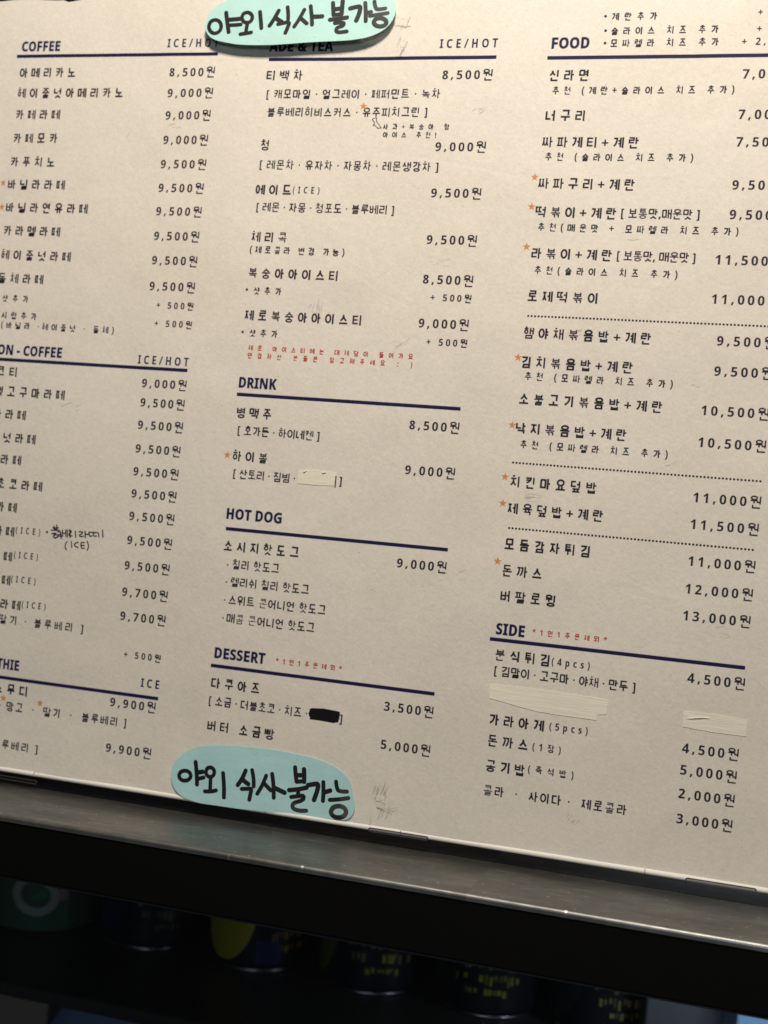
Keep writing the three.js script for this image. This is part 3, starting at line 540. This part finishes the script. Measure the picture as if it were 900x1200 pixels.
strokesOf('43.81,-55.57 63.02,-55.41 84.14,-56.11 84.01,-61.01 80.92,-61.55 80.81,-63.43 60.80,-63.11 43.98,-60.55|108.85,-56.69 119.51,-56.45 129.17,-57.16 129.33,-62.44 118.94,-62.42 109.17,-61.87|-33.08,12.18 -26.13,12.87 -18.95,12.34 -19.30,7.70 -26.24,7.46 -33.10,7.53').forEach((q, i) => {
  const dense = []; q.forEach((p, j) => { const n = q[(j + 1) % q.length]; for (let s = 0; s < 8; s++) dense.push([p[0] + (n[0] - p[0]) * s / 8 + 0.10 * (hash(j, s, i) - 0.5), p[1] + (n[1] - p[1]) * s / 8 + 0.16 * (hash(j, s, i + 9) - 0.5)]); });
  const { g } = flatShape(dense, (x, y) => bulge(x, y) + 0.00103, 0.0001, 6);
  const t = thing('correction_tape' + (i ? '_00' + i : ''), tapeLabels[i], 'tape'); add('strip', g, tapeMat, t);
  const ridges = i === 0 ? [] : i === 1 ? [[110.2, -58.8, 117.5, -57.9]] : [[-31.3, 11.9, -30, 12.2], [-24.2, 12.2, -22.6, 12.2]];
  for (const [ax, ay, bx, by] of ridges) {
    const c = new THREE.CatmullRomCurve3([0, 0.25, 0.5, 0.75, 1].map((s) => { const x = (ax + (bx - ax) * s) * mm, y = (ay + (by - ay) * s + 0.35 * (hash(Math.round(s * 4), i, 5) - 0.5)) * mm; return new THREE.Vector3(x, y, bulge(x, y) + 0.00104 + 0.0002 * Math.sin(Math.PI * s)); }));
    add('wrinkle', new THREE.TubeGeometry(c, 20, i === 0 ? 0.00007 : 0.00016, 6), tapeMat, t);
  }
});
// clear tape that holds the notices
const clearRelief = grey(256, 256, (u, v) => 0.5 + 0.5 * fbm(u * 5, v * 5, 95, 4));
const clearTape = phys({ color: lin(0.8, 0.78, 0.72), transparent: true, opacity: 0.022, roughness: 0.14, ior: 1.47, bumpMap: clearRelief, bumpScale: 0.0006 });
const creaseMat = std({ color: lin(0.72, 0.69, 0.6), roughness: 0.35 });
const clearLabels = ['wrinkled clear tape holding the right end of the upper turquoise notice', 'clear tape with grimy scratches at the right end of the lower turquoise notice', 'clear tape strip along the bottom edge of the lower turquoise notice'];
strokesOf('-24.59,182.00 -9.91,181.35 -8.71,165.70 -13.11,165.46 -24.45,167.47|-6.63,-96.74 13.63,-98.33 13.35,-108.22 -4.80,-108.85|-61.05,-110.31 -0.99,-103.93 0.67,-108.03 -60.27,-111.28').forEach((q, i) => {
  const dense = []; q.forEach((p, j) => { const n = q[(j + 1) % q.length]; for (let s = 0; s < 10; s++) dense.push([p[0] + (n[0] - p[0]) * s / 10 + 0.12 * (hash(j, s, i + 30) - 0.5), p[1] + (n[1] - p[1]) * s / 10 + 0.12 * (hash(j, s, i + 40) - 0.5)]); });
  const zf = i ? (x, y) => lift2(x, y) + 0.0003 : (x, y) => 0.0016 + bulge(x, y) + Math.max(0, lift1(x, y) - 0.0012) * Math.min(1, Math.max(0, (0.0005 - x - 0.004) / 0.006));
  const cx = q.reduce((a, p) => a + p[0], 0) / q.length, cyy = q.reduce((a, p) => a + p[1], 0) / q.length;
  const t = thing('clear_tape' + (i ? '_00' + i : ''), clearLabels[i], 'tape'); add('film', flatShape(dense, zf, 0.00005, 8).g, clearTape, t);
  if (i < 2) for (let n = 0; n < 9; n++) {                                   // creases where the tape was rubbed down
    const h0 = hash(n, i, 61), h1 = hash(n, i, 62), ax = cx + (i ? 1 + 7 * h0 : 3 + 5 * h0), ay = cyy + 12 * (h1 - 0.5) - (i ? 0 : 1), steep = n % 3, L = 1.2 + 3.5 * hash(n, i, 63);
    const c = new THREE.CatmullRomCurve3([0, 0.5, 1].map((s) => { const x = (ax + s * L * (steep ? 0.3 : 1)) * mm, y = (ay + s * L * (steep ? 0.9 : -0.15) + 0.2 * (hash(n, s * 2, 64) - 0.5)) * mm; return new THREE.Vector3(x, y, zf(x, y)); }));
    add('crease', new THREE.TubeGeometry(c, 10, 0.00009, 5), creaseMat, t);
  }
});

// ---------------------------------------------------------------- things inside the fridge
function canTexture(seed, oval, words) {   // dark label, an oval, a few lines
  const c = canvas(512, 256), g = c.getContext('2d'), r = rng(seed); g.fillStyle = '#25272e'; g.fillRect(0, 0, 512, 256);
  g.fillStyle = oval; g.beginPath(); g.ellipse(128, 150, 52, 92, 0, 0, 7); g.fill();
  if (seed === 302) { g.fillStyle = '#2b355f'; g.fillRect(180, 206, 40, 36); }
  const row = (x0, x1, y, h, ink) => { g.fillStyle = ink; for (let x = x0; x < x1; x += 5 + 4 * r()) { if (r() < 0.15) continue; g.globalAlpha = 0.5 + 0.5 * r(); g.fillRect(x, y + 3 * r() + 0.0006 * (x - 250) ** 2, 3 + 4 * r(), h * (0.5 + 0.5 * r())); } g.globalAlpha = 1; };   // print too small to read
  row(196, 306, 176, 9, '#a89c88'); row(204, 298, 192, 15, words); row(220, 288, 212, 10, words);
  g.fillStyle = '#7d8190'; row(350, 480, 180, 10, '#6b6f7c'); row(360, 460, 200, 10, '#6b6f7c');
  return tex(c, true);
}
function can(name, label, x, z, turn, oval, words, seed, r = 0.026, h = 0.085) {
  const t = thing(name, label, 'can', [x, SHELF, z], 'dark cans in a row on the fridge shelf'); t.rotation.y = turn;
  const body = []; for (const [a, b] of [[0.86, 0.0], [0.9, 0.0005], [1, 0.006], [1, h - 0.010], [0.86, h - 0.002], [0.86, h]]) body.push(new THREE.Vector2(r * a, b));
  const lathe = new THREE.LatheGeometry(body, 40); { const p = lathe.attributes.position, u = lathe.attributes.uv; for (let i = 0; i < p.count; i++) u.setY(i, p.getY(i) / h); }
  add('body', lathe, std({ map: canTexture(seed, oval, words), roughness: 0.35, metalness: 0.15 }), t);
  const silver = std({ color: lin(0.6, 0.6, 0.6), roughness: 0.3, metalness: 1 });
  add('lid', new THREE.LatheGeometry([new THREE.Vector2(0, h - 0.003), new THREE.Vector2(r * 0.78, h - 0.003), new THREE.Vector2(r * 0.82, h + 0.001), new THREE.Vector2(r * 0.87, h)], 32), silver, t);
  add('base_rim', new THREE.TorusGeometry(r * 0.9, 0.0008, 8, 40).rotateX(Math.PI / 2).translate(0, 0.001, 0), silver, t);
}
const ZC = -0.185;
can('drink_can', 'dark drink can just right of the green tub, faint pale print', -0.158, ZC, -2.25, '#2b3350', '#6d6650', 301);
can('drink_can_001', 'dark drink can with a large yellow oval at its left', -0.098, ZC, -1.88, '#b5b03a', '#d0a23e', 302);
can('drink_can_002', 'dark drink can with yellow print in its centre, right of the yellow oval', -0.037, ZC, -2.62, '#5f7a30', '#bcb93f', 303);
can('drink_can_003', 'dark drink can with yellow print, low in the middle of the glass', 0.022, ZC, -2.95, '#2f3c3c', '#bcb93f', 304);
can('drink_can_004', 'dark drink can at the right end of the row, beside the grey carton', 0.078, ZC, -2.5, '#2f3c3c', '#c0b060', 305);
{ const t = thing('green_tub', 'green lidded tub with a white ring mark at the far left of the shelf', 'tub', [-0.222, SHELF, ZC]);
  const c = canvas(256, 256), g = c.getContext('2d'); g.fillStyle = '#4a6b58'; g.fillRect(0, 0, 256, 256); g.strokeStyle = '#a9b0a6'; g.lineWidth = 30; g.beginPath(); g.ellipse(122, 132, 72, 60, 0.3, 0, 7); g.stroke(); g.fillStyle = '#9c8a80'; g.fillRect(206, 80, 34, 70);
  g.fillStyle = '#2f8a5a'; g.beginPath(); g.moveTo(100, 150); g.lineTo(150, 108); g.lineTo(168, 140); g.fill();
  const green = std({ color: 0x4a6b58, roughness: 0.4 });
  add('body', new THREE.LatheGeometry([[0.028, 0], [0.031, 0.002], [0.034, 0.07], [0.035, 0.075], [0.0, 0.076]].map(([a, b]) => new THREE.Vector2(a, b)), 40), green, t);
  add('ring_mark', new THREE.CylinderGeometry(0.03325, 0.0317, 0.036, 30, 1, true, -0.55, 1.1).translate(0, 0.0205, 0), std({ map: tex(c, true), roughness: 0.4 }), t).rotation.y = 0.42;
}
function carton(name, label, x, y, z, w, h, d, colour, turn, r = 0.5) {
  const t = thing(name, label, 'carton', [x, y, z]); t.rotation.y = turn;
  const s = new THREE.Shape(); s.moveTo(-w / 2, 0); s.lineTo(w / 2, 0); s.lineTo(w / 2, h); s.lineTo(-w / 2, h); s.closePath();
  add('body', new THREE.ExtrudeGeometry(s, { depth: d - 0.003, bevelSize: 0.0015, bevelThickness: 0.0015, bevelSegments: 3 }).translate(0, 0.0015, -d / 2), std({ color: colour, roughness: r }), t);
  const roof = new THREE.Shape(); roof.moveTo(-d / 2, 0); roof.lineTo(d / 2, 0); roof.lineTo(0.002, d * 0.4); roof.lineTo(-0.002, d * 0.4); roof.closePath();
  add('gable', new THREE.ExtrudeGeometry(roof, { depth: w - 0.004, bevelEnabled: false }).rotateY(Math.PI / 2).translate(-w / 2 + 0.002, h + 0.003, 0), std({ color: colour, roughness: r }), t);
}
carton('drink_carton', 'dull grey carton on the shelf right of the last dark can', 0.115, SHELF, -0.17, 0.036, 0.07, 0.036, lin(0.16, 0.16, 0.17), 0.2);
carton('drink_carton_001', 'bright pale blue carton at the lower right behind the glass', 0.146, SHELF, -0.15, 0.021, 0.07, 0.03, lin(0.35, 0.58, 0.85), 0.25);
carton('drink_carton_002', 'dull red carton at the lower right corner, right of the pale blue one', 0.182, SHELF, -0.15, 0.036, 0.07, 0.036, lin(0.22, 0.10, 0.10), 0.25);
carton('drink_carton_003', 'beige carton under the shelf at the lower left corner', -0.222, LOWER, -0.165, 0.055, 0.112, 0.05, lin(0.42, 0.36, 0.28), 0.1);
{ const t = thing('blue_pouch', 'blue plastic drink pouch under the shelf, right of the beige carton', 'pouch', [-0.142, LOWER, -0.15]);
  const g = new THREE.SphereGeometry(1, 40, 24), p = g.attributes.position;
  for (let i = 0; i < p.count; i++) { const x = p.getX(i), y = p.getY(i), z = p.getZ(i), k = 1 - 0.35 * Math.abs(y) ** 3; p.setXYZ(i, Math.sign(x) * Math.abs(x) ** 0.7 * 0.055, 0.063 + y * 0.063, z * 0.022 * k + 0.002 * fbm(x * 3, y * 3, 111)); }
  g.computeVertexNormals(); add('bag', g, std({ color: lin(0.22, 0.34, 0.6), roughness: 0.3 }), t);
  add('cap', new THREE.CylinderGeometry(0.008, 0.009, 0.012, 24).translate(0.03, 0.124, 0), std({ color: lin(0.6, 0.62, 0.66), roughness: 0.4 }), t);
}

{ const t = thing('added_fridge_light', 'unseen small cool light strip added behind the black fascia to brighten the pale blue carton', 'lamp', [0.165, -0.149, -0.085]);  // added light, hidden by the fascia, to brighten the pale blue carton
  t.lookAt(0.145, -0.200, -0.14);
  const c = [0.72, 0.86, 1]; const lens = add('lens', new THREE.PlaneGeometry(0.03, 0.008), std({ color: 0x111111, emissive: new THREE.Color(...c), emissiveIntensity: 3 }), t); lens.castShadow = false;
  add('housing', box(-0.017, 0.017, -0.006, 0.006, -0.009, -0.001), std({ color: 0x222222 }), t);
  const l = new THREE.RectAreaLight(new THREE.Color(...c), 60, 0.03, 0.008); l.position.z = 0.001; l.rotation.y = Math.PI; t.add(l);
}

renderer.render(scene, camera);
